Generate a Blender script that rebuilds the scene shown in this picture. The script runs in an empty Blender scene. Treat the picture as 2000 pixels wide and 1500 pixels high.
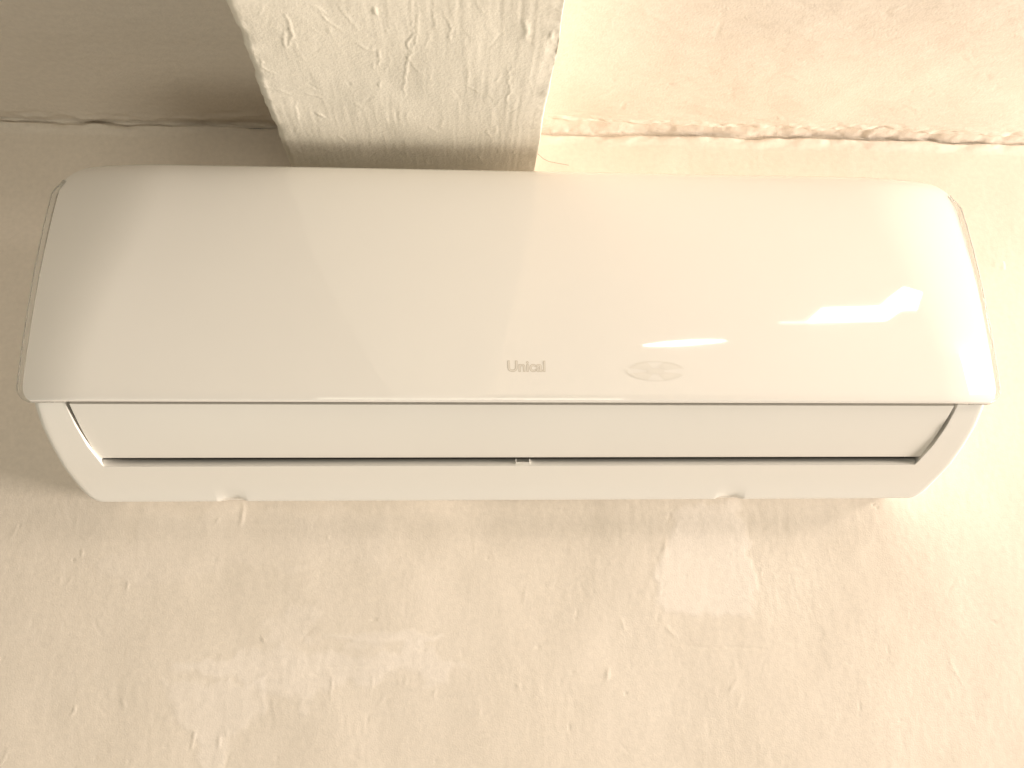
import bpy, bmesh, math
import numpy as np
from mathutils import Matrix, Vector

S = bpy.context.scene
COL = S.collection

# ------------------------------------------------------------------ camera
CAM = np.array([-0.0563, -0.8939, 0.0])
YAW, PITCH, ROLL, FPX = 0.0639, 0.2276, -0.0108, 1700.0
MW = (Matrix.Rotation(-YAW, 4, 'Z') @ Matrix.Rotation(math.pi / 2 + PITCH, 4, 'X') @ Matrix.Rotation(ROLL, 4, 'Z'))
cam = bpy.data.cameras.new('camera')
cam.sensor_width = 36
cam.lens = 36 * FPX / 2000
cam.clip_start = 0.01
cam.clip_end = 100
co = bpy.data.objects.new('camera', cam)
co.matrix_world = Matrix.Translation(CAM.tolist()) @ MW
COL.objects.link(co)
S.camera = co
ROT = np.array(MW.to_3x3())


def survey(px, py):
    """Point of the wall plane (x, z) measured from a spot of the photograph."""
    v = ROT @ np.array([(px - 1000) / FPX, -(py - 750) / FPX, -1.0])
    t = -CAM[1] / v[1]
    q = CAM + t * v
    return np.array([q[0], q[2]])


def survey_up(px, py, z):
    """Point of a level plane (x, y) at height z measured from a spot of the photograph."""
    v = ROT @ np.array([(px - 1000) / FPX, -(py - 750) / FPX, -1.0])
    t = z / v[2]
    q = CAM + t * v
    return np.array([q[0], q[1]])


# ------------------------------------------------------------------ light
WARM = (1.0, 0.878, 0.76)        # daylight through the window, warm white balance
AMBIENT = (1.0, 0.935, 0.77)
world = bpy.data.worlds.new('World')
S.world = world
world.use_nodes = True
bg = world.node_tree.nodes['Background']
bg.inputs[0].default_value = (*AMBIENT, 1)
bg.inputs[1].default_value = 0.05


def area(name, loc, target, sx, sy, power, color=WARM, spread=180):
    l = bpy.data.lights.new(name, 'AREA')
    l.shape = 'RECTANGLE'
    l.size, l.size_y = sx, sy
    l.energy = power
    l.color = color
    l.spread = math.radians(spread)
    o = bpy.data.objects.new(name, l)
    o.location = loc
    o.rotation_euler = (Vector(target) - Vector(loc)).to_track_quat('-Z', 'Y').to_euler()
    COL.objects.link(o)
    return o


# big window far on the right hand side of the room, lower than the ceiling
area('window_light', (6.0, -0.9, -0.9), (0.1, -0.10, 0.25), 1.5, 1.5, 735)
# lamp under the ceiling on the right: the shadow of the unit falls down to the left
area('room_lamp', (1.25, -0.93, 0.455), (0.0, -0.10, 0.15), 0.36, 0.22, 5.2)
# fill added behind the camera, and daylight thrown back by the floor
area('room_fill', (0.0, -2.6, -0.10), (0.1, -0.10, 0.25), 1.1, 0.6, 8.5, AMBIENT)
area('floor_bounce', (-0.5, -1.2, -1.20), (0.1, -0.10, 0.25), 1.1, 0.6, 7.2, AMBIENT)
# lit ceiling panels right of the camera: they show as highlights on the glossy front


def panel_lamp(x, y, sx, sy, turn, power, shape='RECTANGLE'):
    o = area('ceiling_lamp', (x, y, 0.44), (x, y, 0.0), sx, sy, power, (1.0, 0.93, 0.84))
    o.data.shape = shape
    o.rotation_euler = (0, 0, math.radians(turn))


panel_lamp(0.548, -0.724, 0.125, 0.100, 8, 0.55)
panel_lamp(0.590, -0.632, 0.066, 0.135, 8, 0.36)
panel_lamp(0.480, -0.778, 0.060, 0.016, 4, 0.02)
panel_lamp(0.345, -0.967, 0.150, 0.066, 27, 0.36, 'ELLIPSE')
S.view_settings.view_transform = 'Standard'
S.view_settings.look = 'None'
S.view_settings.exposure = 0.08
S.view_settings.gamma = 1.0
S.cycles.use_denoising = True
S.cycles.max_bounces = 8


# ------------------------------------------------------------------ helpers
def tag(o, label=None, cat=None, kind=None):
    if label: o['label'] = label
    if cat: o['category'] = cat
    if kind: o['kind'] = kind
    return o


def mesh_obj(name, verts, faces, mat, parent=None, smooth=None):
    me = bpy.data.meshes.new(name)
    me.from_pydata([tuple(map(float, v)) for v in verts], [], [tuple(f) for f in faces])
    me.validate()
    bm = bmesh.new(); bm.from_mesh(me)
    bmesh.ops.remove_doubles(bm, verts=bm.verts, dist=2e-5)
    bmesh.ops.recalc_face_normals(bm, faces=bm.faces)
    bm.to_mesh(me); bm.free()
    if smooth is not None:
        me.shade_smooth()
        me.set_sharp_from_angle(angle=math.radians(smooth))
    me.materials.append(mat)
    o = bpy.data.objects.new(name, me)
    COL.objects.link(o)
    if parent: o.parent = parent
    return o


def grid_obj(name, P, mat, attrs=None, parent=None, flip=False):
    """P: (n, m, 3) array of points -> one smooth sheet."""
    n, m = P.shape[:2]
    idx = np.arange(n * m).reshape(n, m)
    q = np.stack([idx[:-1, :-1], idx[1:, :-1], idx[1:, 1:], idx[:-1, 1:]], -1).reshape(-1, 4)
    if flip: q = q[:, ::-1]
    me = bpy.data.meshes.new(name)
    me.vertices.add(n * m)
    me.vertices.foreach_set('co', P.reshape(-1).astype(np.float32))
    me.loops.add(q.size)
    me.loops.foreach_set('vertex_index', q.reshape(-1).astype(np.int32))
    me.polygons.add(len(q))
    me.polygons.foreach_set('loop_start', np.arange(0, q.size, 4, dtype=np.int32))
    me.update(calc_edges=True)
    me.shade_smooth()
    for k, a in (attrs or {}).items():
        at = me.attributes.new(k, 'FLOAT', 'POINT')
        at.data.foreach_set('value', a.reshape(-1).astype(np.float32))
    me.materials.append(mat)
    o = bpy.data.objects.new(name, me)
    COL.objects.link(o)
    if parent: o.parent = parent
    return o


def vnoise(x, y, seed):
    """smooth value noise in [-1, 1]"""
    rs = np.random.RandomState(seed)
    T = rs.uniform(-1, 1, (256, 256))
    xi, yi = np.floor(x).astype(int), np.floor(y).astype(int)
    fx, fy = x - xi, y - yi
    fx = fx * fx * fx * (fx * (fx * 6 - 15) + 10)
    fy = fy * fy * fy * (fy * (fy * 6 - 15) + 10)
    g = lambda a, b: T[a & 255, b & 255]
    return ((g(xi, yi) * (1 - fx) + g(xi + 1, yi) * fx) * (1 - fy)
            + (g(xi, yi + 1) * (1 - fx) + g(xi + 1, yi + 1) * fx) * fy)


def fbm(x, y, seed, oct=4, gain=0.5):
    r, a, f = 0, 1.0, 1.0
    for k in range(oct):
        r = r + a * vnoise(x * f + 17.3 * k, y * f - 9.1 * k, seed + k)
        a *= gain; f *= 2.03
    return r


def sstep(a, b, x):
    t = np.clip((x - a) / (b - a), 0, 1)
    return t * t * (3 - 2 * t)


def seg_dist(X, Z, a, b):
    ax, az = a; bx, bz = b
    dx, dz = bx - ax, bz - az
    L = dx * dx + dz * dz + 1e-12
    t = np.clip(((X - ax) * dx + (Z - az) * dz) / L, 0, 1)
    ex, ez = X - ax - t * dx, Z - az - t * dz
    side = np.sign(dx * (Z - az) - dz * (X - ax))
    return np.hypot(ex, ez), side, t


def stroke(H, X, Z, pts, w, h, jit=0.0, seed=1):
    """add a raised (h > 0) or scored (h < 0) trowel mark along a polyline"""
    pts = [np.asarray(p, float) for p in pts]
    lo = np.min(pts, 0) - 6 * w; hi = np.max(pts, 0) + 6 * w
    xs, zs = X[:, 0], Z[0]
    i0, i1 = np.searchsorted(xs, [lo[0], hi[0]])
    j0, j1 = np.searchsorted(zs, [lo[1], hi[1]])
    if i1 - i0 < 1 or j1 - j0 < 1: return
    sx, sz = X[i0:i1, j0:j1], Z[i0:i1, j0:j1]
    jx = jit * fbm(sx / .012, sz / .012, seed, 2); jz = jit * fbm(sx / .012 + 40, sz / .012, seed, 2)
    best = np.full(sx.shape, 9.0); tt = np.zeros(sx.shape)
    n = len(pts) - 1
    for k in range(n):
        d, sd, t = seg_dist(sx + jx, sz + jz, pts[k], pts[k + 1])
        m = d < best
        best = np.where(m, d, best); tt = np.where(m, (k + t) / n, tt)
    taper = 0.25 + 0.75 * np.sin(np.pi * np.clip(tt, .02, .98)) ** .6
    H[i0:i1, j0:j1] += h * taper * np.exp(-(best / w) ** 2)


def poly_mask(X, Z, poly, soft, rough, seed):
    """1 inside a polygon, with a ragged soft border"""
    n = len(poly); inside = np.zeros(X.shape, bool); dist = np.full(X.shape, 9.0)
    nx = X + rough * fbm(X / .02, Z / .02, seed, 4); nz = Z + rough * fbm(X / .02 + 31, Z / .02, seed + 5, 4)
    for k in range(n):
        a, b = poly[k], poly[(k + 1) % n]
        d, sd, t = seg_dist(nx, nz, a, b)
        dist = np.minimum(dist, d)
        c = ((a[1] > nz) != (b[1] > nz)) & (nx < (b[0] - a[0]) * (nz - a[1]) / (b[1] - a[1] + 1e-12) + a[0])
        inside ^= c
    sd = np.where(inside, dist, -dist)
    return sstep(-soft, soft, sd)


# ------------------------------------------------------------------ materials
def nodes(name):
    m = bpy.data.materials.new(name)
    m.use_nodes = True
    nt = m.node_tree
    return m, nt, nt.nodes['Principled BSDF']


def plaster(name, base, light, grain=0.25, fine=420):
    m, nt, b = nodes(name)
    N, L = nt.nodes.new, nt.links.new
    tc = N('ShaderNodeTexCoord')
    n1 = N('ShaderNodeTexNoise'); n1.inputs['Scale'].default_value = 3.2; n1.inputs['Detail'].default_value = 5
    n1.inputs['Roughness'].default_value = 0.6
    L(tc.outputs['Object'], n1.inputs['Vector'])
    n2 = N('ShaderNodeTexNoise'); n2.inputs['Scale'].default_value = 190; n2.inputs['Detail'].default_value = 4
    L(tc.outputs['Object'], n2.inputs['Vector'])
    r1 = N('ShaderNodeMapRange'); r1.inputs['From Min'].default_value = 0.3; r1.inputs['From Max'].default_value = 0.7
    r1.inputs['To Min'].default_value = -0.10; r1.inputs['To Max'].default_value = 0.22
    L(n1.outputs['Fac'], r1.inputs['Value'])
    at = N('ShaderNodeAttribute'); at.attribute_name = 'patch'
    ad = N('ShaderNodeMath'); ad.operation = 'ADD'; ad.use_clamp = True
    L(at.outputs['Fac'], ad.inputs[0]); L(r1.outputs['Result'], ad.inputs[1])
    mx = N('ShaderNodeMix'); mx.data_type = 'RGBA'
    mx.inputs['A'].default_value = (*base, 1); mx.inputs['B'].default_value = (*light, 1)
    L(ad.outputs[0], mx.inputs['Factor'])
    r2 = N('ShaderNodeMapRange'); r2.inputs['From Min'].default_value = 0.3; r2.inputs['From Max'].default_value = 0.7
    r2.inputs['To Min'].default_value = 0.955; r2.inputs['To Max'].default_value = 1.03
    L(n2.outputs['Fac'], r2.inputs['Value'])
    ml = N('ShaderNodeMix'); ml.data_type = 'RGBA'; ml.blend_type = 'MULTIPLY'; ml.inputs['Factor'].default_value = 1
    L(mx.outputs['Result'], ml.inputs['A']); L(r2.outputs['Result'], ml.inputs['B'])
    L(ml.outputs['Result'], b.inputs['Base Color'])
    n3 = N('ShaderNodeTexNoise'); n3.inputs['Scale'].default_value = fine; n3.inputs['Detail'].default_value = 3
    L(tc.outputs['Object'], n3.inputs['Vector'])
    bp = N('ShaderNodeBump'); bp.inputs['Strength'].default_value = grain; bp.inputs['Distance'].default_value = 0.0012
    L(n3.outputs['Fac'], bp.inputs['Height']); L(bp.outputs['Normal'], b.inputs['Normal'])
    b.inputs['Roughness'].default_value = 0.75
    b.inputs['Specular IOR Level'].default_value = 0.25
    return m


def plastic(name, col, rough, bevel=0.0, coat=0.0, mottled=0.012, bump=0.0):
    m, nt, b = nodes(name)
    N, L = nt.nodes.new, nt.links.new
    tc = N('ShaderNodeTexCoord')
    n = N('ShaderNodeTexNoise'); n.inputs['Scale'].default_value = 6; n.inputs['Detail'].default_value = 4
    L(tc.outputs['Object'], n.inputs['Vector'])
    r = N('ShaderNodeMapRange'); r.inputs['To Min'].default_value = 1 - mottled * 2; r.inputs['To Max'].default_value = 1 + mottled * 2
    L(n.outputs['Fac'], r.inputs['Value'])
    ml = N('ShaderNodeMix'); ml.data_type = 'RGBA'; ml.blend_type = 'MULTIPLY'; ml.inputs['Factor'].default_value = 1
    ml.inputs['A'].default_value = (*col, 1)
    L(r.outputs['Result'], ml.inputs['B']); L(ml.outputs['Result'], b.inputs['Base Color'])
    n9 = N('ShaderNodeTexNoise'); n9.inputs['Scale'].default_value = 14; n9.inputs['Detail'].default_value = 6
    L(tc.outputs['Object'], n9.inputs['Vector'])
    r9 = N('ShaderNodeMapRange'); r9.inputs['From Min'].default_value = 0.35; r9.inputs['From Max'].default_value = 0.75
    r9.inputs['To Min'].default_value = rough * 0.8; r9.inputs['To Max'].default_value = rough * 1.5
    L(n9.outputs['Fac'], r9.inputs['Value']); L(r9.outputs['Result'], b.inputs['Roughness'])
    b.inputs['Coat Weight'].default_value = coat
    b.inputs['Coat Roughness'].default_value = 0.02
    last = None
    if bevel:
        bv = N('ShaderNodeBevel'); bv.samples = 4; bv.inputs['Radius'].default_value = bevel
        last = bv.outputs['Normal']
    if bump:
        nb = N('ShaderNodeTexNoise'); nb.inputs['Scale'].default_value = 900; nb.inputs['Detail'].default_value = 2
        L(tc.outputs['Object'], nb.inputs['Vector'])
        bp = N('ShaderNodeBump'); bp.inputs['Strength'].default_value = bump; bp.inputs['Distance'].default_value = 0.0004
        L(nb.outputs['Fac'], bp.inputs['Height'])
        if last: L(last, bp.inputs['Normal'])
        last = bp.outputs['Normal']
    if last: L(last, b.inputs['Normal'])
    return m


M_WALL = plaster('cream_wall_paint', (0.825, 0.745, 0.650), (0.915, 0.838, 0.762), 0.12, 620)
M_CEIL = plaster('cream_ceiling_paint', (0.80, 0.725, 0.635), (0.87, 0.80, 0.71))
M_BEAM = plaster('pale_beam_paint', (0.84, 0.795, 0.695), (0.88, 0.835, 0.745), 0.22)
M_PANEL = plastic('glossy_white_plastic', (0.875, 0.85, 0.81), 0.05, coat=0.6, mottled=0.006)
M_BODY = plastic('matt_white_plastic', (0.86, 0.835, 0.785), 0.42, bevel=0.0012, bump=0.12)
M_VANE = plastic('satin_white_plastic', (0.84, 0.815, 0.765), 0.38, bevel=0.0008, bump=0.08)
M_DARK = plastic('outlet_shade_black', (0.018, 0.017, 0.016), 0.6)  # near black standing in for the shade deep in the outlet
M_INK = plastic('silver_beige_print', (0.58, 0.53, 0.46), 0.3)
M_INK_LIGHT = plastic('pale_silver_print', (0.79, 0.75, 0.69), 0.2)
M_REFLECTION = plastic('painted_reflection_beige', (0.822, 0.793, 0.742), 0.10)  # beige standing in for a reflection on the glossy front
M_FLECK = plastic('white_paint_fleck', (0.88, 0.87, 0.84), 0.5)
M_HAIR = plastic('brown_hair', (0.16, 0.12, 0.085), 0.5)
M_CLEAR, nt_, b_ = nodes('clear_acrylic')
b_.inputs['Base Color'].default_value = (0.93, 0.93, 0.91, 1)
b_.inputs['Roughness'].default_value = 0.06
b_.inputs['IOR'].default_value = 1.47
b_.inputs['Transmission Weight'].default_value = 0.85

# ------------------------------------------------------------------ wall
Z_CEIL, Z_BEAM = 0.500, 0.405


def axis(fine_lo, fine_hi, step, lo, hi):
    f = np.arange(fine_lo, fine_hi + step / 2, step)
    a, s, x = [], step, fine_lo
    while x > lo:
        s *= 1.5; x -= s; a.append(max(x, lo))
    b, s, x = [], step, fine_hi
    while x < hi:
        s *= 1.5; x += s; b.append(min(x, hi))
    return np.r_[a[::-1], f, b]


rs = np.random.RandomState(7)
wx, wz = axis(-.64, .70, .0015, -2.4, 2.6), axis(-.25, .515, .0015, -1.6, .515)
X, Z = np.meshgrid(wx, wz, indexing='ij')
H = 0.0011 * fbm(X / .16, Z / .16, 11, 3) + 0.00010 * fbm(X / .035, Z / .05, 21, 3)
H += 0.00005 * fbm(X / .006, Z / .011, 31, 3) * (0.5 + 0.5 * sstep(-.3, .5, fbm(X / .1, Z / .1, 33, 2)))
PATCH = 0.10 * fbm(X / .13, Z / .13, 41, 4)
W = survey
patches = [  # outline in the photograph, lighter / darker, thickness, soft, rough
    ([(1335, 985), (1440, 985), (1468, 1060), (1480, 1198), (1290, 1193), (1268, 1130), (1300, 1060)], .75, .00045, .004, .004),
    ([(330, 1310), (420, 1280), (560, 1262), (800, 1262), (900, 1296), (880, 1325), (760, 1322), (640, 1345), (590, 1375), (520, 1370), (470, 1330), (350, 1325)], .65, .0003, .004, .005),
    ([(640, 1246), (760, 1234), (865, 1243), (840, 1258), (700, 1256)], .6, .0003, .002, .002),
    ([(325, 1335), (520, 1325), (520, 1395), (450, 1440), (435, 1520), (385, 1520), (380, 1430), (335, 1410)], .55, .0004, .003, .004),
    ([(500, 1215), (560, 1195), (620, 1200), (610, 1255), (520, 1262)], .4, .0003, .005, .004),
    ([(240, 1150), (450, 1105), (740, 1100), (770, 1030), (760, 985), (300, 1000), (180, 1090)], .22, .0002, .006, .006),
    ([(370, 1140), (530, 1130), (530, 1205), (380, 1215)], -.25, 0, .006, .005),
    ([(1300, 1200), (1520, 1205), (1540, 1262), (1300, 1262)], -.22, 0, .006, .004),
    ([(630, 1268), (720, 1258), (770, 1264), (700, 1280)], -.4, 0, .002, .003),
]
for k, (pl, c, th, soft, rough) in enumerate(patches):
    mk = poly_mask(X, Z, [W(*p) for p in pl], soft * 1.15, rough * 1.7, 200 + 11 * k)
    PATCH += .88 * c * mk; H += .5 * th * mk
marks = [  # polyline in the photograph, half width m, height m
    ([(158, 1048), (168, 1054), (178, 1051)], .0011, .0009), ([(164, 1068), (160, 1088)], .0010, .0009),
    ([(117, 1125), (115, 1135)], .0012, .0010), ([(147, 1378), (138, 1402)], .0010, .0012),
    ([(18, 1462), (2, 1495)], .0012, .0008), ([(428, 1010), (422, 1018)], .0014, .0009),
    ([(476, 985), (470, 1028)], .0030, .0010), ([(250, 1138), (248, 1150)], .0011, .0009),
    ([(512, 1240), (518, 1256)], .0009, .0012), ([(725, 1208), (738, 1211)], .0008, -.0014),
    ([(380, 1283), (402, 1280), (430, 1281)], .0009, -.0009), ([(808, 1268), (833, 1269)], .0009, -.0011),
    ([(640, 1308), (700, 1308), (760, 1307)], .0010, .0007), ([(610, 1312), (622, 1319)], .0009, -.0010),
    ([(650, 1320), (648, 1370)], .0012, .0008), ([(727, 1322), (727, 1345)], .0011, .0007),
    ([(850, 1345), (843, 1358)], .0009, .0009), ([(428, 1435), (428, 1462)], .0016, .0011),
    ([(378, 1430), (374, 1465)], .0014, .0012), ([(240, 1365), (246, 1380)], .0011, .0008),
    ([(1302, 1050), (1296, 1082)], .0035, .0009), ([(1280, 1160), (1312, 1160)], .0009, .0008),
    ([(1284, 1195), (1284, 1215)], .0009, -.0012), ([(1300, 1225), (1322, 1245)], .0030, .0009),
    ([(1345, 1264), (1410, 1265), (1500, 1269)], .0007, -.0009), ([(1190, 1305), (1184, 1330)], .0026, .0010),
    ([(1126, 1190), (1125, 1212)], .0008, -.0010), ([(1046, 1266), (1056, 1265)], .0008, -.0012),
    ([(1676, 1365), (1679, 1400)], .0008, -.0012), ([(1113, 1410), (1114, 1432)], .0010, -.0010),
    ([(930, 1434), (960, 1434)], .0008, -.0008), ([(930, 1434), (930, 1438)], .0007, -.0008),
    ([(1933, 1213), (1944, 1220)], .0010, -.0012), ([(1850, 1280), (1870, 1320)], .0012, .0005),
    ([(1855, 1300), (1885, 1340)], .0011, .0005), ([(1955, 1065), (1968, 1080)], .0011, .0005),
    ([(1010, 1335), (1016, 1342)], .0012, .0011), ([(1215, 1210), (1222, 1235)], .0020, .0007),
    ([(935, 1380), (938, 1400)], .0010, .0006), ([(640, 1048), (642, 1056)], .0013, .0009),
    ([(1440, 1330), (1425, 1355)], .0030, .0007), ([(480, 1112), (620, 1105)], .0060, .0007),
    ([(1488, 1110), (1484, 1128)], .0009, .0006), ([(925, 1020), (930, 1100)], .0015, .0003),
]
for k, (pl, w, h) in enumerate(marks):
    stroke(H, X, Z, [W(*p) for p in pl], w * .66, h * .40, .0013, 300 + k)
for k in range(150):
    a = np.array([rs.uniform(-.6, .7), rs.uniform(-.25, .07)])
    ang = rs.normal(math.pi / 2, .5); L_ = rs.uniform(.002, .02)
    stroke(H, X, Z, [a, a + L_ * np.array([math.cos(ang), math.sin(ang)])], rs.uniform(.0007, .0012),
           rs.choice([-1, 1]) * rs.uniform(.00006, .00022), .001, 400 + k)
for k in range(60):   # pin holes
    a = np.array([rs.uniform(-.6, .7), rs.uniform(-.25, .5)])
    stroke(H, X, Z, [a, a + .0004], .0010, -.0009, 0, 500)
H += .00006 * sstep(.2, .9, fbm(X / .05, Z / .09, 51, 3)) * fbm(X / .004, Z / .012, 61, 2)


def groove(x):      # width of the open joint between ceiling and wall
    g = np.interp(x, [-.7, -.45, -.25, 0.0, .1, .3, .5, .75], [.005, .006, .011, .026, .026, .021, .014, .011])
    return g * (1 + .16 * fbm(x / .06, x * 0, 101, 2) + .07 * vnoise(x / .014, x * 0, 102))


def wall_top(x):
    return .4990 + .0016 * fbm(x / .09, x * 0, 105, 3) + .0004 * vnoise(x / .012, x * 0, 106)


k = np.clip((Z - .465) / .05, 0, 1)
Z2 = np.where(Z > .465, .465 + k * (wall_top(X) - .465), Z)
H += .0030 * sstep(.55, 1, k) * (1 + .6 * fbm(X / .035, Z / .02, 108, 3)) - .0035 * sstep(.93, 1, k)
wall = grid_obj('wall', np.stack([X, -H, Z2], -1), M_WALL, {'patch': PATCH})
tag(wall, 'cream plastered wall with lighter filler patches and trowel marks behind the air conditioner', None, 'structure')

# ------------------------------------------------------------------ ceiling
cx, cy = axis(-.70, .80, .0023, -2.4, 2.6), axis(-.34, .0, .0021, -2.2, .0)
X, Y = np.meshgrid(cx, cy, indexing='ij')
H = .0011 * fbm(X / .14, Y / .14, 71, 3) + .00030 * fbm(X / .05, Y / .016, 73, 4)
H += .00016 * fbm(X / .012, Y / .004, 77, 3) * sstep(-.3, .6, fbm(X / .09, Y / .06, 79, 2))
C = lambda px, py: survey_up(px, py, Z_CEIL)
for k, (pl, w, h) in enumerate([
        ([(1398, 60), (1402, 70), (1410, 10)], .0010, -.0008), ([(1428, 168), (1428, 192)], .0008, -.0010),
        ([(1195, 132), (1215, 138)], .0010, -.0009), ([(1218, 200), (1215, 214)], .0012, -.0010),
        ([(1380, 130), (1388, 133)], .0010, -.0012), ([(1310, 185), (1360, 205), (1410, 210)], .0016, .0006),
        ([(1770, 205), (1800, 220)], .0012, .0008), ([(1730, 20), (1738, 34)], .0030, -.0009),
        ([(1760, 12), (1745, 18)], .0020, .0009), ([(1925, 145), (1932, 155)], .0020, -.0009),
        ([(1250, 5), (1262, 28), (1310, 45)], .0012, .0006), ([(1210, 10), (1180, 70)], .0010, .0006),
        ([(1890, 110), (1900, 122)], .0018, .0007), ([(1520, 225), (1522, 240)], .0016, .0009),
        ([(1300, 55), (1340, 60)], .0030, .0006), ([(330, 160), (345, 152)], .0012, .0010)]):
    stroke(H, X, Y, [C(*p) for p in pl], w * .8, h * .55, .0012, 600 + k)
for k in range(160):
    a = np.array([rs.uniform(-.6, .75), rs.uniform(-.30, -.01)])
    ang = rs.normal(0, .5); L_ = rs.uniform(.002, .03)
    stroke(H, X, Y, [a, a + L_ * np.array([math.cos(ang), math.sin(ang)])], rs.uniform(.0008, .002),
           rs.choice([-1, 1]) * rs.uniform(.00012, .0004), .001, 700 + k)
for k in range(60):
    a = np.array([rs.uniform(.05, .75), rs.uniform(-.12, -.01) if k % 2 else rs.uniform(-.28, -.01)])
    stroke(H, X, Y, [a, a + .0004], .0011, -.0011, 0, 500)
k = np.clip((Y + .05) / .05, 0, 1)
rag = .0022 * fbm(X / .018, Y * 0 + 3.3, 115, 4) + .0010 * vnoise(X / .0055, Y * 0, 116)
Y2 = np.where(Y > -.05, -.05 + k * (.05 - np.maximum(groove(X) + rag * np.interp(X, [-.1, .1], [.4, 1]), .002)), Y)
H += .0018 * sstep(.4, .9, k) * fbm(X / .02, Y / .012, 117, 4) - .0045 * sstep(.90, 1, k)
ceil = grid_obj('ceiling', np.stack([X, Y2, Z_CEIL - H], -1), M_CEIL, {'patch': .15 * fbm(X / .1, Y / .06, 91, 4)}, flip=True)
tag(ceil, 'cream plastered ceiling with brush streaks on both sides of the beam', None, 'structure')

# ragged plaster joint between wall and ceiling
jx = np.arange(-.75, .85, .0020)
ja = np.linspace(0, 1, 17)
X, A = np.meshgrid(jx, ja, indexing='ij')
g = groove(X)
prof_a = [0, .12, .30, .5, .72, .88, 1]
JY = np.interp(A, prof_a, [0.0005, .0024, .0018, .0, -.4, -.95, -1.3])
JY = np.where(A < .5, JY, JY * g)
JZ = wall_top(X) - .001 + np.interp(A, prof_a, [0, .0010, .0036, .0060, .0070, .0066, .0066]) * np.clip(g / .022, .6, 1.1)
lump = np.sin(np.pi * A) ** .5 * (.0013 * fbm(X / .034 + A * .5, A * 2.2, 109, 4) + .0004 * fbm(X / .008, A * 5, 113, 3))
JY -= lump + .006 * sstep(.75, 1, A); JZ -= .8 * lump
joint = grid_obj('plaster_joint', np.stack([X, JY, JZ], -1), M_CEIL, {'patch': .1 * fbm(X / .03, A * 2, 131, 3)})
tag(joint, 'rough lumpy plaster joint running between the wall and the ceiling', None, 'structure')

# ------------------------------------------------------------------ beam
XL, XR = -0.2215, 0.0195
r = .006
rr = .0010
sec = [(XL, z, -1, 0) for z in np.linspace(.512, Z_BEAM + r, 34)[:-1]]
for a in np.linspace(0, math.pi / 2, 6):
    sec.append((XL + r - r * math.cos(a), Z_BEAM + r - r * math.sin(a), -math.cos(a), -math.sin(a)))
sec += [(x, Z_BEAM, 0, -1) for x in np.arange(XL + r, XR - rr, .0012)[1:]]
for a in np.linspace(0, math.pi / 2, 6):
    sec.append((XR - rr + rr * math.sin(a), Z_BEAM + rr - rr * math.cos(a), math.sin(a), -math.cos(a)))
sec += [(XR - .14 * (z - Z_BEAM - rr), z, 1, 0) for z in np.linspace(Z_BEAM + rr, .512, 34)[1:]]
sec = np.array(sec)
by = axis(-.42, .004, .0013, -2.2, .004)
arc = np.r_[0, np.cumsum(np.hypot(np.diff(sec[:, 0]), np.diff(sec[:, 1])))]
Sg, Y = np.meshgrid(arc, by, indexing='ij')
SX = sec[:, 0][:, None] + 0 * Y
H = .0011 * fbm(Sg / .11, Y / .11, 141, 3) + .00013 * fbm(Sg / .02, Y / .05, 143, 4)
H += .00010 * fbm(Sg / .0030, Y / .05, 147, 3) * sstep(-.5, .5, fbm(Sg / .05, Y / .09, 149, 2) + .5 * sstep(-.12, -.02, SX))
corner = np.exp(-((sec[:, 0] - XL) / .008) ** 2) * (sec[:, 1] < Z_BEAM + .015) + np.exp(-((sec[:, 0] - XR) / .008) ** 2) * (sec[:, 1] < Z_BEAM + .015)
H += corner[:, None] * (.0007 * fbm(Sg / .02, Y / .016, 151, 3) + .0003 * vnoise(Sg * 0, Y / .006, 153))
# marks on the underside: written as (arc, y)
arc0 = np.interp(XL + r, sec[33:-33, 0], arc[33:-33])
U = lambda px, py: (lambda q: np.array([arc0 + q[0] - (XL + r), q[1]]))(survey_up(px, py, Z_BEAM))
for k, (pl, w, h) in enumerate([
        ([(560, 25), (570, 60), (556, 92)], .0015, .0012), ([(595, 5), (640, 28), (680, 28)], .0014, .0010),
        ([(610, 20), (650, 45), (665, 62)], .0012, .0010), ([(733, 12), (735, 30)], .0016, .0014),
        ([(690, 84), (715, 98), (730, 100)], .0014, .0010), ([(742, 100), (740, 128)], .0011, .0011),
        ([(808, 0), (800, 60), (792, 130), (790, 190)], .0014, .0010), ([(815, 30), (805, 110)], .0010, .0007),
        ([(905, 165), (925, 172), (942, 176)], .0014, .0012), ([(1030, 40), (1022, 78)], .0030, .0013),
        ([(1000, 130), (996, 180), (990, 200)], .0016, .0010), ([(1080, 60), (1068, 78)], .0020, .0012),
        ([(580, 195), (586, 232)], .0012, .0010), ([(620, 218), (642, 232)], .0011, .0011),
        ([(620, 288), (655, 298)], .0010, .0010), ([(768, 286), (798, 302), (880, 304)], .0010, .0008),
        ([(580, 290), (592, 296)], .0020, .0010), ([(972, 245), (966, 262)], .0020, .0009),
        ([(500, 110), (520, 132), (540, 140)], .0013, .0011), ([(500, 168), (560, 180), (680, 192)], .0016, .0008),
        ([(550, 62), (555, 90)], .0012, .0012), ([(660, 12), (700, 60)], .0012, .0007),
        ([(870, 20), (880, 70), (878, 80)], .0016, .0009), ([(930, 300), (940, 312)], .0016, .0009),
        ([(660, 262), (672, 276)], .0014, .0010), ([(740, 160), (742, 168)], .0013, .0012)]):
    stroke(H, Sg, Y, [U(*p) for p in pl], w * .52, h * .46, .0022, 800 + k)
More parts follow.
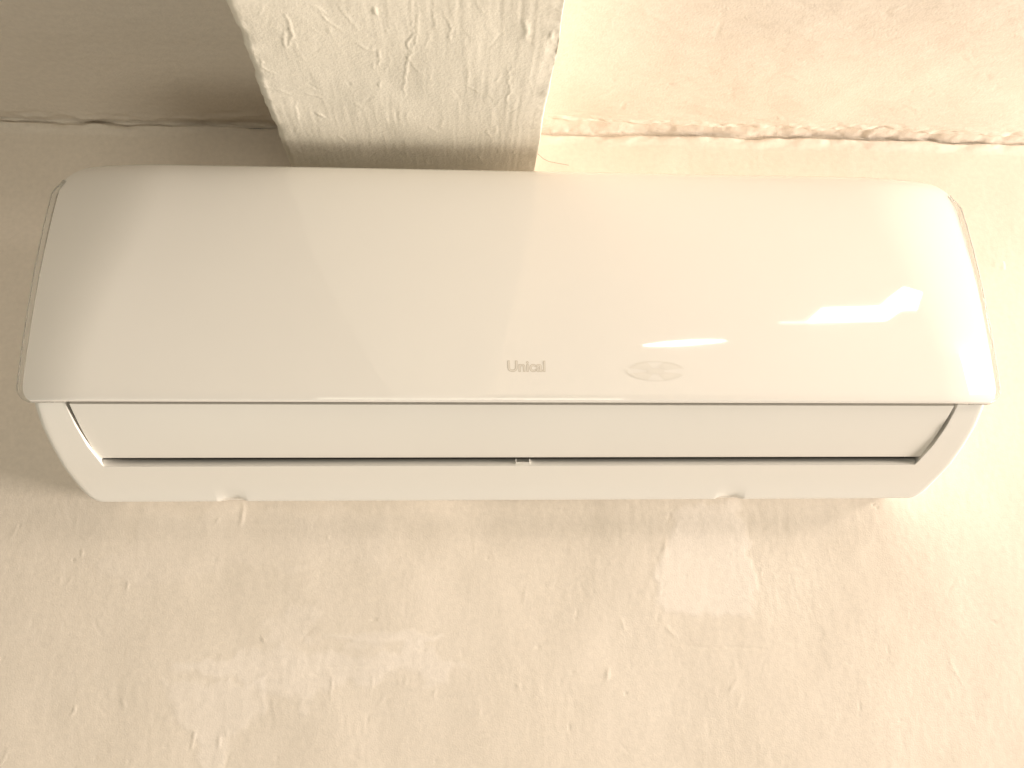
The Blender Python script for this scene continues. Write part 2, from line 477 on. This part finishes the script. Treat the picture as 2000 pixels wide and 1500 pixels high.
for k in range(190):
    a = np.array([rs.uniform(arc[30], arc[-30]), rs.uniform(-.42, -.02)])
    ang = rs.normal(math.pi / 2, .6); L_ = rs.uniform(.002, .025)
    stroke(H, Sg, Y, [a, a + L_ * np.array([math.cos(ang), math.sin(ang)])], rs.uniform(.0006, .0011),
           rs.choice([-1, 1, 1]) * rs.uniform(.00008, .0003), .0018, 900 + k)
PX = sec[:, 0][:, None] + H * np.where(sec[:, 2] > .05, .25 * sec[:, 2], sec[:, 2])[:, None]
PZ = sec[:, 1][:, None] + H * sec[:, 3][:, None]
wig = .0018 * vnoise(Y * 0, Y / .05, 161)
beam = grid_obj('ceiling_beam', np.stack([PX + wig, Y, PZ], -1), M_BEAM, {'patch': .2 * fbm(Sg / .08, Y / .05, 171, 4)}, flip=True)
tag(beam, 'rough plastered beam under the ceiling running out over the air conditioner', None, 'structure')

# fleck of paint and a stray hair that stick to the wall
q = survey(1959, 520)
fl = [(q[0] + dx, -.0022 - hh, q[1] + dz) for dx, dz, hh in
      ((-.0012, -.005, 0), (.0011, -.0048, 0), (.0015, .001, 0), (.0008, .0054, 0), (-.0009, .005, 0), (-.0015, -.001, 0), (0, 0, .0009))]
mesh_obj('paint_fleck', fl, [(0, 1, 6), (1, 2, 6), (2, 3, 6), (3, 4, 6), (4, 5, 6), (5, 0, 6), (0, 5, 4, 3, 2, 1)], M_FLECK, wall, 40)


def tube(name, pts, rad, mat, parent, n=6):
    pts = [Vector(p) for p in pts]
    V, F = [], []
    for i, p in enumerate(pts):
        t = (pts[min(i + 1, len(pts) - 1)] - pts[max(i - 1, 0)]).normalized()
        a = t.cross(Vector((0, 1, 0))).normalized(); b = t.cross(a)
        for k in range(n):
            c = 2 * math.pi * k / n
            V.append(p + rad * (math.cos(c) * a + math.sin(c) * b))
    for i in range(len(pts) - 1):
        for k in range(n):
            F.append((i * n + k, i * n + (k + 1) % n, (i + 1) * n + (k + 1) % n, (i + 1) * n + k))
    F += [tuple(range(n)), tuple(range((len(pts) - 1) * n, len(pts) * n))]
    return mesh_obj(name, V, F, mat, parent, 60)


hp = [(1040, 285), (1049, 303), (1060, 313), (1072, 319), (1088, 322), (1110, 326)]
hair = tube('hair', [(survey(*p)[0], -.0040, survey(*p)[1]) for p in hp], .00022, M_HAIR, None)
tag(hair, 'thin curved hair stuck to the wall just above the air conditioner beside the beam', 'hair')

# ------------------------------------------------------------------ air conditioner
ac = bpy.data.objects.new('air_conditioner', None)
ac.location = (0, 0, .074)
COL.objects.link(ac)
tag(ac, 'white wall mounted split air conditioner with glossy front panel and long air vane', 'air conditioner')
bpy.context.view_layer.update()


def part(o, parent=None):
    p = parent or ac
    o.parent = p
    o.matrix_parent_inverse = Matrix.Translation((0, 0, -.074)) if p is ac else Matrix.Identity(4)
    return o


# front panel: profile of the middle, (z, d)
PZ_ = np.array([.1462, .1468, .1482, .155, .170, .200, .230, .260, .290, .315, .335, .350, .360, .3665, .3705, .3715])
PD_ = np.array([.1970, .1990, .2001, .2004, .2005, .2003, .1993, .1975, .1942, .1903, .1858, .1808, .1755, .1695, .1610, .1500])


def catmull(t, K):
    i = np.clip(np.floor(t).astype(int), 0, len(K) - 2); f = t - i
    p0, p1, p2, p3 = K[np.maximum(i - 1, 0)], K[i], K[i + 1], K[np.minimum(i + 2, len(K) - 1)]
    return .5 * (2 * p1 + (p2 - p0) * f + (2 * p0 - 5 * p1 + 4 * p2 - p3) * f * f + (3 * p1 - p0 - 3 * p2 + p3) * f ** 3)


HW, HT = .4020, .3715


def half_width(z):
    zc = .343
    top = np.where(z > zc, .0500 * (1 - np.sqrt(np.clip(1 - (np.clip(z - zc, 0, None) / (HT - zc)) ** 2, 0, 1))), 0)
    zb = .1600
    bot = np.where(z < zb, .0115 * (1 - np.sqrt(np.clip(1 - (np.clip(zb - z, 0, None) / (zb - .1455)) ** 2, 0, 1))), 0)
    return HW - top - bot


def end_roll(x, z):
    e = np.clip(HW - np.abs(x), 0, None)
    f = sstep(.15, .36, z)
    e0 = .050 + .045 * f
    return (.0045 + .0075 * f) * np.clip(1 - e / e0, 0, 1) ** 2.1


t = np.r_[np.linspace(0, 3, 22), np.linspace(3, len(PZ_) - 1, 86)[1:]]
pz, pd = catmull(t, PZ_), catmull(t, PD_)
u = np.r_[-1 + .24 * np.linspace(0, 1, 60) ** 1.3, np.linspace(-.76, .76, 70)[1:-1], (1 - .24 * np.linspace(0, 1, 60) ** 1.3)[::-1]]
Uu, Tz = np.meshgrid(u, pz, indexing='ij')
_, Td = np.meshgrid(u, pd, indexing='ij')
X = Uu * half_width(Tz)
panel = grid_obj('front_panel', np.stack([X, -(Td - end_roll(X, Tz)), Tz], -1), M_PANEL)
part(panel)
so = panel.modifiers.new('thickness', 'SOLIDIFY'); so.thickness = .0062; so.offset = -1
bv = panel.modifiers.new('rounded_rim', 'BEVEL'); bv.width = .0011; bv.segments = 3; bv.limit_method = 'ANGLE'; bv.angle_limit = math.radians(50)


# clear acrylic rim along each end of the panel and round its lower corner
def clear_rim(sgn):
    path = []
    for z in np.linspace(.349, .160, 40):
        o = .4058 - .006 * sstep(.335, .349, z)
        path.append((o, z))
    for a in np.linspace(0, math.pi / 2, 10)[1:]:
        path.append((.4058 - .012 + .012 * math.cos(a), .160 - .0118 * math.sin(a)))
    path.append((.386, .1482)); path.append((.378, .1482))
    path = np.array(path)
    tn = np.gradient(path, axis=0); tn /= np.linalg.norm(tn, axis=1)[:, None]
    nr = np.c_[-tn[:, 1], tn[:, 0]]           # outward
    d = np.interp(path[:, 1], PZ_, PD_) - end_roll(path[:, 0], path[:, 1]) * .7 - .0030
    V, F = [], []
    sec_ = [(-.0024, 0), (-.0014, .0007), (.0012, .0007), (.0023, -.0004), (.0025, -.0016), (.0020, -.0036), (-.0012, -.0040), (-.0024, -.0036)]
    m = len(sec_)
    for (x, z), (nx, nz), dd in zip(path, nr, d):
        for a, b in sec_:
            V.append((sgn * (x + nx * a), -(dd + b), z + nz * a))
    for i in range(len(path) - 1):
        for k in range(m):
            F.append((i * m + k, i * m + (k + 1) % m, (i + 1) * m + (k + 1) % m, (i + 1) * m + k))
    F += [tuple(range(m)), tuple(range((len(path) - 1) * m, len(path) * m))]
    return part(mesh_obj('clear_rim', V, F, M_CLEAR, None, 35))


clear_rim(-1); clear_rim(1)

# housing: profile (d, z), upper part behind the panel, lower part in view
UP = [(.0006, .364), (.140, .364), (.152, .358), (.158, .345), (.165, .300), (.174, .250), (.180, .200), (.1845, .160)]
LOW = [(.1880, .1500), (.1888, .1470), (.1845, .1420), (.172, .1305), (.152, .1173), (.131, .1058), (.1270, .1036), (.112, .0975), (.094, .0900), (.084, .0840),
       (.0790, .0805), (.0768, .0789), (.0735, .0784), (.0660, .0793), (.050, .0825), (.0006, .0868)]
CAV = [(.1880, .1500), (.176, .1510), (.100, .1510), (.0850, .1280), (.1040, .1130), (.1215, .1108), (.1241, .1088), (.1261, .1060), (.1270, .1036)]
XO = .3965


def inset(P, k):
    P = np.array(P); n = len(P)
    out = []
    for i in range(n):
        a, b, c = P[i - 1], P[i], P[(i + 1) % n]
        e1 = (b - a) / (np.linalg.norm(b - a) + 1e-9); e2 = (c - b) / (np.linalg.norm(c - b) + 1e-9)
        n1, n2 = np.array([-e1[1], e1[0]]), np.array([-e2[1], e2[0]])
        m = n1 + n2; m /= max(np.linalg.norm(m), .35)
        m *= 1 / max(.5, float(m @ n1))
        out.append(b - k * m)
    out = np.array(out)
    out[:, 0] = np.maximum(out[:, 0], .0006)
    return out


full = UP + LOW
area2 = sum(full[i][0] * full[(i + 1) % len(full)][1] - full[(i + 1) % len(full)][0] * full[i][1] for i in range(len(full)))
SG = 1 if area2 < 0 else -1
V, F = [], []


def ring(x, P):
    s = len(V)
    V.extend([(x, -d, z) for d, z in P])
    return list(range(s, s + len(P)))


def loft(a, b, closed=True):
    n = len(a)
    for i in range(n if closed else n - 1):
        F.append((a[i], a[(i + 1) % n], b[(i + 1) % n], b[i]))


def narrow(P):   # upper corners of the housing stay inside the rounded panel corners
    return P


def edge_in(rg, sg):   # the recess narrows a little downwards
    for i in rg:
        x, y, z = V[i]
        V[i] = (sg * float(np.interp(z, [.075, .1036, .1106, .147], [.3602, .3602, .3644, .3710])), y, z)


for sg in (-1, 1):
    R_ = .0045
    st = [(.370, 0.0)] + [(v, 0.0) for v in np.linspace(.374, XO - R_, 7)] + [(XO - R_ + R_ * math.sin(a), R_ * (1 - math.cos(a))) for a in np.linspace(0, math.pi / 2, 7)[1:]]
    prev = None
    for x, k in st:
        P = inset(full, SG * k) if k else np.array(full)
        # the top corner is cut back so that it hides behind the panel
        P = P.copy(); cut = np.clip(x - .340, 0, None) * .62
        P[:, 1] = np.where(P[:, 1] > .34, np.minimum(P[:, 1], .366 - cut), P[:, 1])
        rg = ring(sg * x, P)
        if not prev: edge_in(rg, sg)
        else:           # rounded lower corner, seen from the front
            for i in rg:
                vx, vy, vz = V[i]
                dx = .0165 * (1 - math.sqrt(max(0, 1 - (min(max(.0965 - vz, 0), .0180) / .0182) ** 2)))
                V[i] = (sg * (.3602 + (abs(vx) - .3602) * (XO - dx - .3602) / (XO - .3602)), vy, vz)
        if prev: loft(prev, rg)
        else:
            cv = ring(sg * x, CAV[1:-1]); edge_in(cv, sg)
            n = len(UP)
            F.append(tuple([rg[n]] + cv + [rg[n + 6 - q] for q in range(6)]))
        prev = rg
    F.append(tuple(prev))
# middle with the outlet recess, two shallow notches in the lower edge
mid = UP + CAV + LOW[7:]
xs = [-.370, -.350, -.340, -.279, -.277, -.2755, -.2690, -.2560, -.2495, -.248, -.246, -.1, 0, .1, .185, .187, .1885, .1950, .2090, .2155, .217, .219, .340, .350, .370]
lift = {-.2690: 1, -.2560: 1, .1950: 1, .2090: 1}
prev = None
for x in xs:
    P = np.array(mid)
    cut = max(0, abs(x) - .340) * .62
    P[:, 1] = np.where(P[:, 1] > .34, np.minimum(P[:, 1], .366 - cut), P[:, 1])
    if x in lift:
        P[:, 1] = np.where((P[:, 1] < .0815) & (P[:, 0] > .06), np.maximum(P[:, 1] + .0018, .0816), P[:, 1])
    rg = ring(x, P)
    if abs(x) == .370: edge_in(rg, 1 if x > 0 else -1)
    if prev: loft(prev, rg)
    prev = rg
housing = part(mesh_obj('housing', V, F, M_BODY, None, 32))

# outlet behind the vane: liner coloured near black for the shade inside
V, F = [], []
lin = [(.1790, .1497), (.1010, .1497), (.0864, .1282), (.1035, .1142)]
a = ring(-.3640, lin); b = ring(.3640, lin)
loft(a, b, False)
part(mesh_obj('outlet_shade_liner', V, F, M_DARK))

# air vane
a0, a1 = np.array([.1893, .1458]), np.array([.1335, .1102])
tn = (a1 - a0) / np.linalg.norm(a1 - a0); nm = np.array([-tn[1], tn[0]])
if nm[1] > 0: nm = -nm
L_ = np.linalg.norm(a1 - a0)
outer = [a0 + tn * L_ * s + nm * .0022 * math.sin(math.pi * s) for s in np.linspace(0, 1, 15)]
inner = [p - nm * .0026 for p in outer[::-1]]
rim = [outer[-1] + tn * .0009 - nm * .0007, outer[-1] + tn * .0010 - nm * .0019]
V, F = [], []
prof = outer + rim + inner
rings = []
for x in (-.3675, -.3668, -.2, 0, .2, .3668, .3675):
    rg = ring(x, prof); rings.append(rg)
    for i in rg:      # the vane narrows a little downwards, like its recess
        V[i] = (V[i][0] * float(np.interp(V[i][2], [a1[1], a0[1]], [.3628 / .3675, 1])), V[i][1], V[i][2])
for p, q in zip(rings, rings[1:]): loft(p, q)
F.append(tuple(rings[0])); F.append(tuple(rings[-1]))
part(mesh_obj('air_vane', V, F, M_VANE, None, 40))

# catch on the lower edge of the outlet
V, F = [], []


def box(x0, x1, d0, d1, z0, z1):
    s = len(V)
    V.extend([(x, -d, z) for x in (x0, x1) for d in (d0, d1) for z in (z0, z1)])
    F.extend([tuple(s + i for i in f) for f in ((0, 1, 3, 2), (4, 6, 7, 5), (0, 4, 5, 1), (2, 3, 7, 6), (0, 2, 6, 4), (1, 5, 7, 3))])


box(-.0050, .0080, .124, .1288, .1054, .1066)
box(-.0050, -.0040, .124, .1280, .1066, .1096)
box(.0070, .0080, .124, .1280, .1066, .1096)
part(mesh_obj('catch', V, F, M_BODY))


# lettering on the panel
def text_part(name, body, size, off, depth, mat, loc, parent):
    c = bpy.data.curves.new(name, 'FONT')
    c.body = body; c.size = size; c.offset = off; c.extrude = depth
    c.align_x = 'CENTER'; c.align_y = 'BOTTOM_BASELINE' if False else 'CENTER'
    c.space_character = 1.0
    tmp = bpy.data.objects.new('tmp', c); COL.objects.link(tmp)
    bpy.context.view_layer.update()
    me = bpy.data.meshes.new_from_object(tmp.evaluated_get(bpy.context.evaluated_depsgraph_get()))
    bpy.data.objects.remove(tmp)
    me.transform(Matrix.Translation(loc) @ Matrix.Rotation(math.pi / 2, 4, 'X'))
    me.materials.clear(); me.materials.append(mat); me.name = name
    o = bpy.data.objects.new(name, me); COL.objects.link(o)
    o.parent = parent
    return o


lt = text_part('lettering', 'Unical', .0128, .00040, .00012, M_INK, (.0002, -.2004, .1755), panel)
text_part('letter_face', 'Unical', .0128, -.00004, .00022, M_INK_LIGHT, (.0002, -.2004, .1755), panel)

# faint oval reflection, drawn as flat colour: four lobes inside a ring
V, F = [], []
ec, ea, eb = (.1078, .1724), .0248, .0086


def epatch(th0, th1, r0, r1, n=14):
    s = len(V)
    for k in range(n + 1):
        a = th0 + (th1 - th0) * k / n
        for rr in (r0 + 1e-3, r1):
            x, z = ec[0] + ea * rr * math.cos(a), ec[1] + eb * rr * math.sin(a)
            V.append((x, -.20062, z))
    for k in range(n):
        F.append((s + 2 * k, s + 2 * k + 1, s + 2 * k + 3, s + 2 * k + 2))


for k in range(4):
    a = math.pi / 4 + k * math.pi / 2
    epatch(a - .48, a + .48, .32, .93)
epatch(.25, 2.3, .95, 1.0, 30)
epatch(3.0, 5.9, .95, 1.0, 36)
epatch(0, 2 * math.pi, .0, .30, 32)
em = mesh_obj('oval_reflection', V, F, M_REFLECTION, panel)
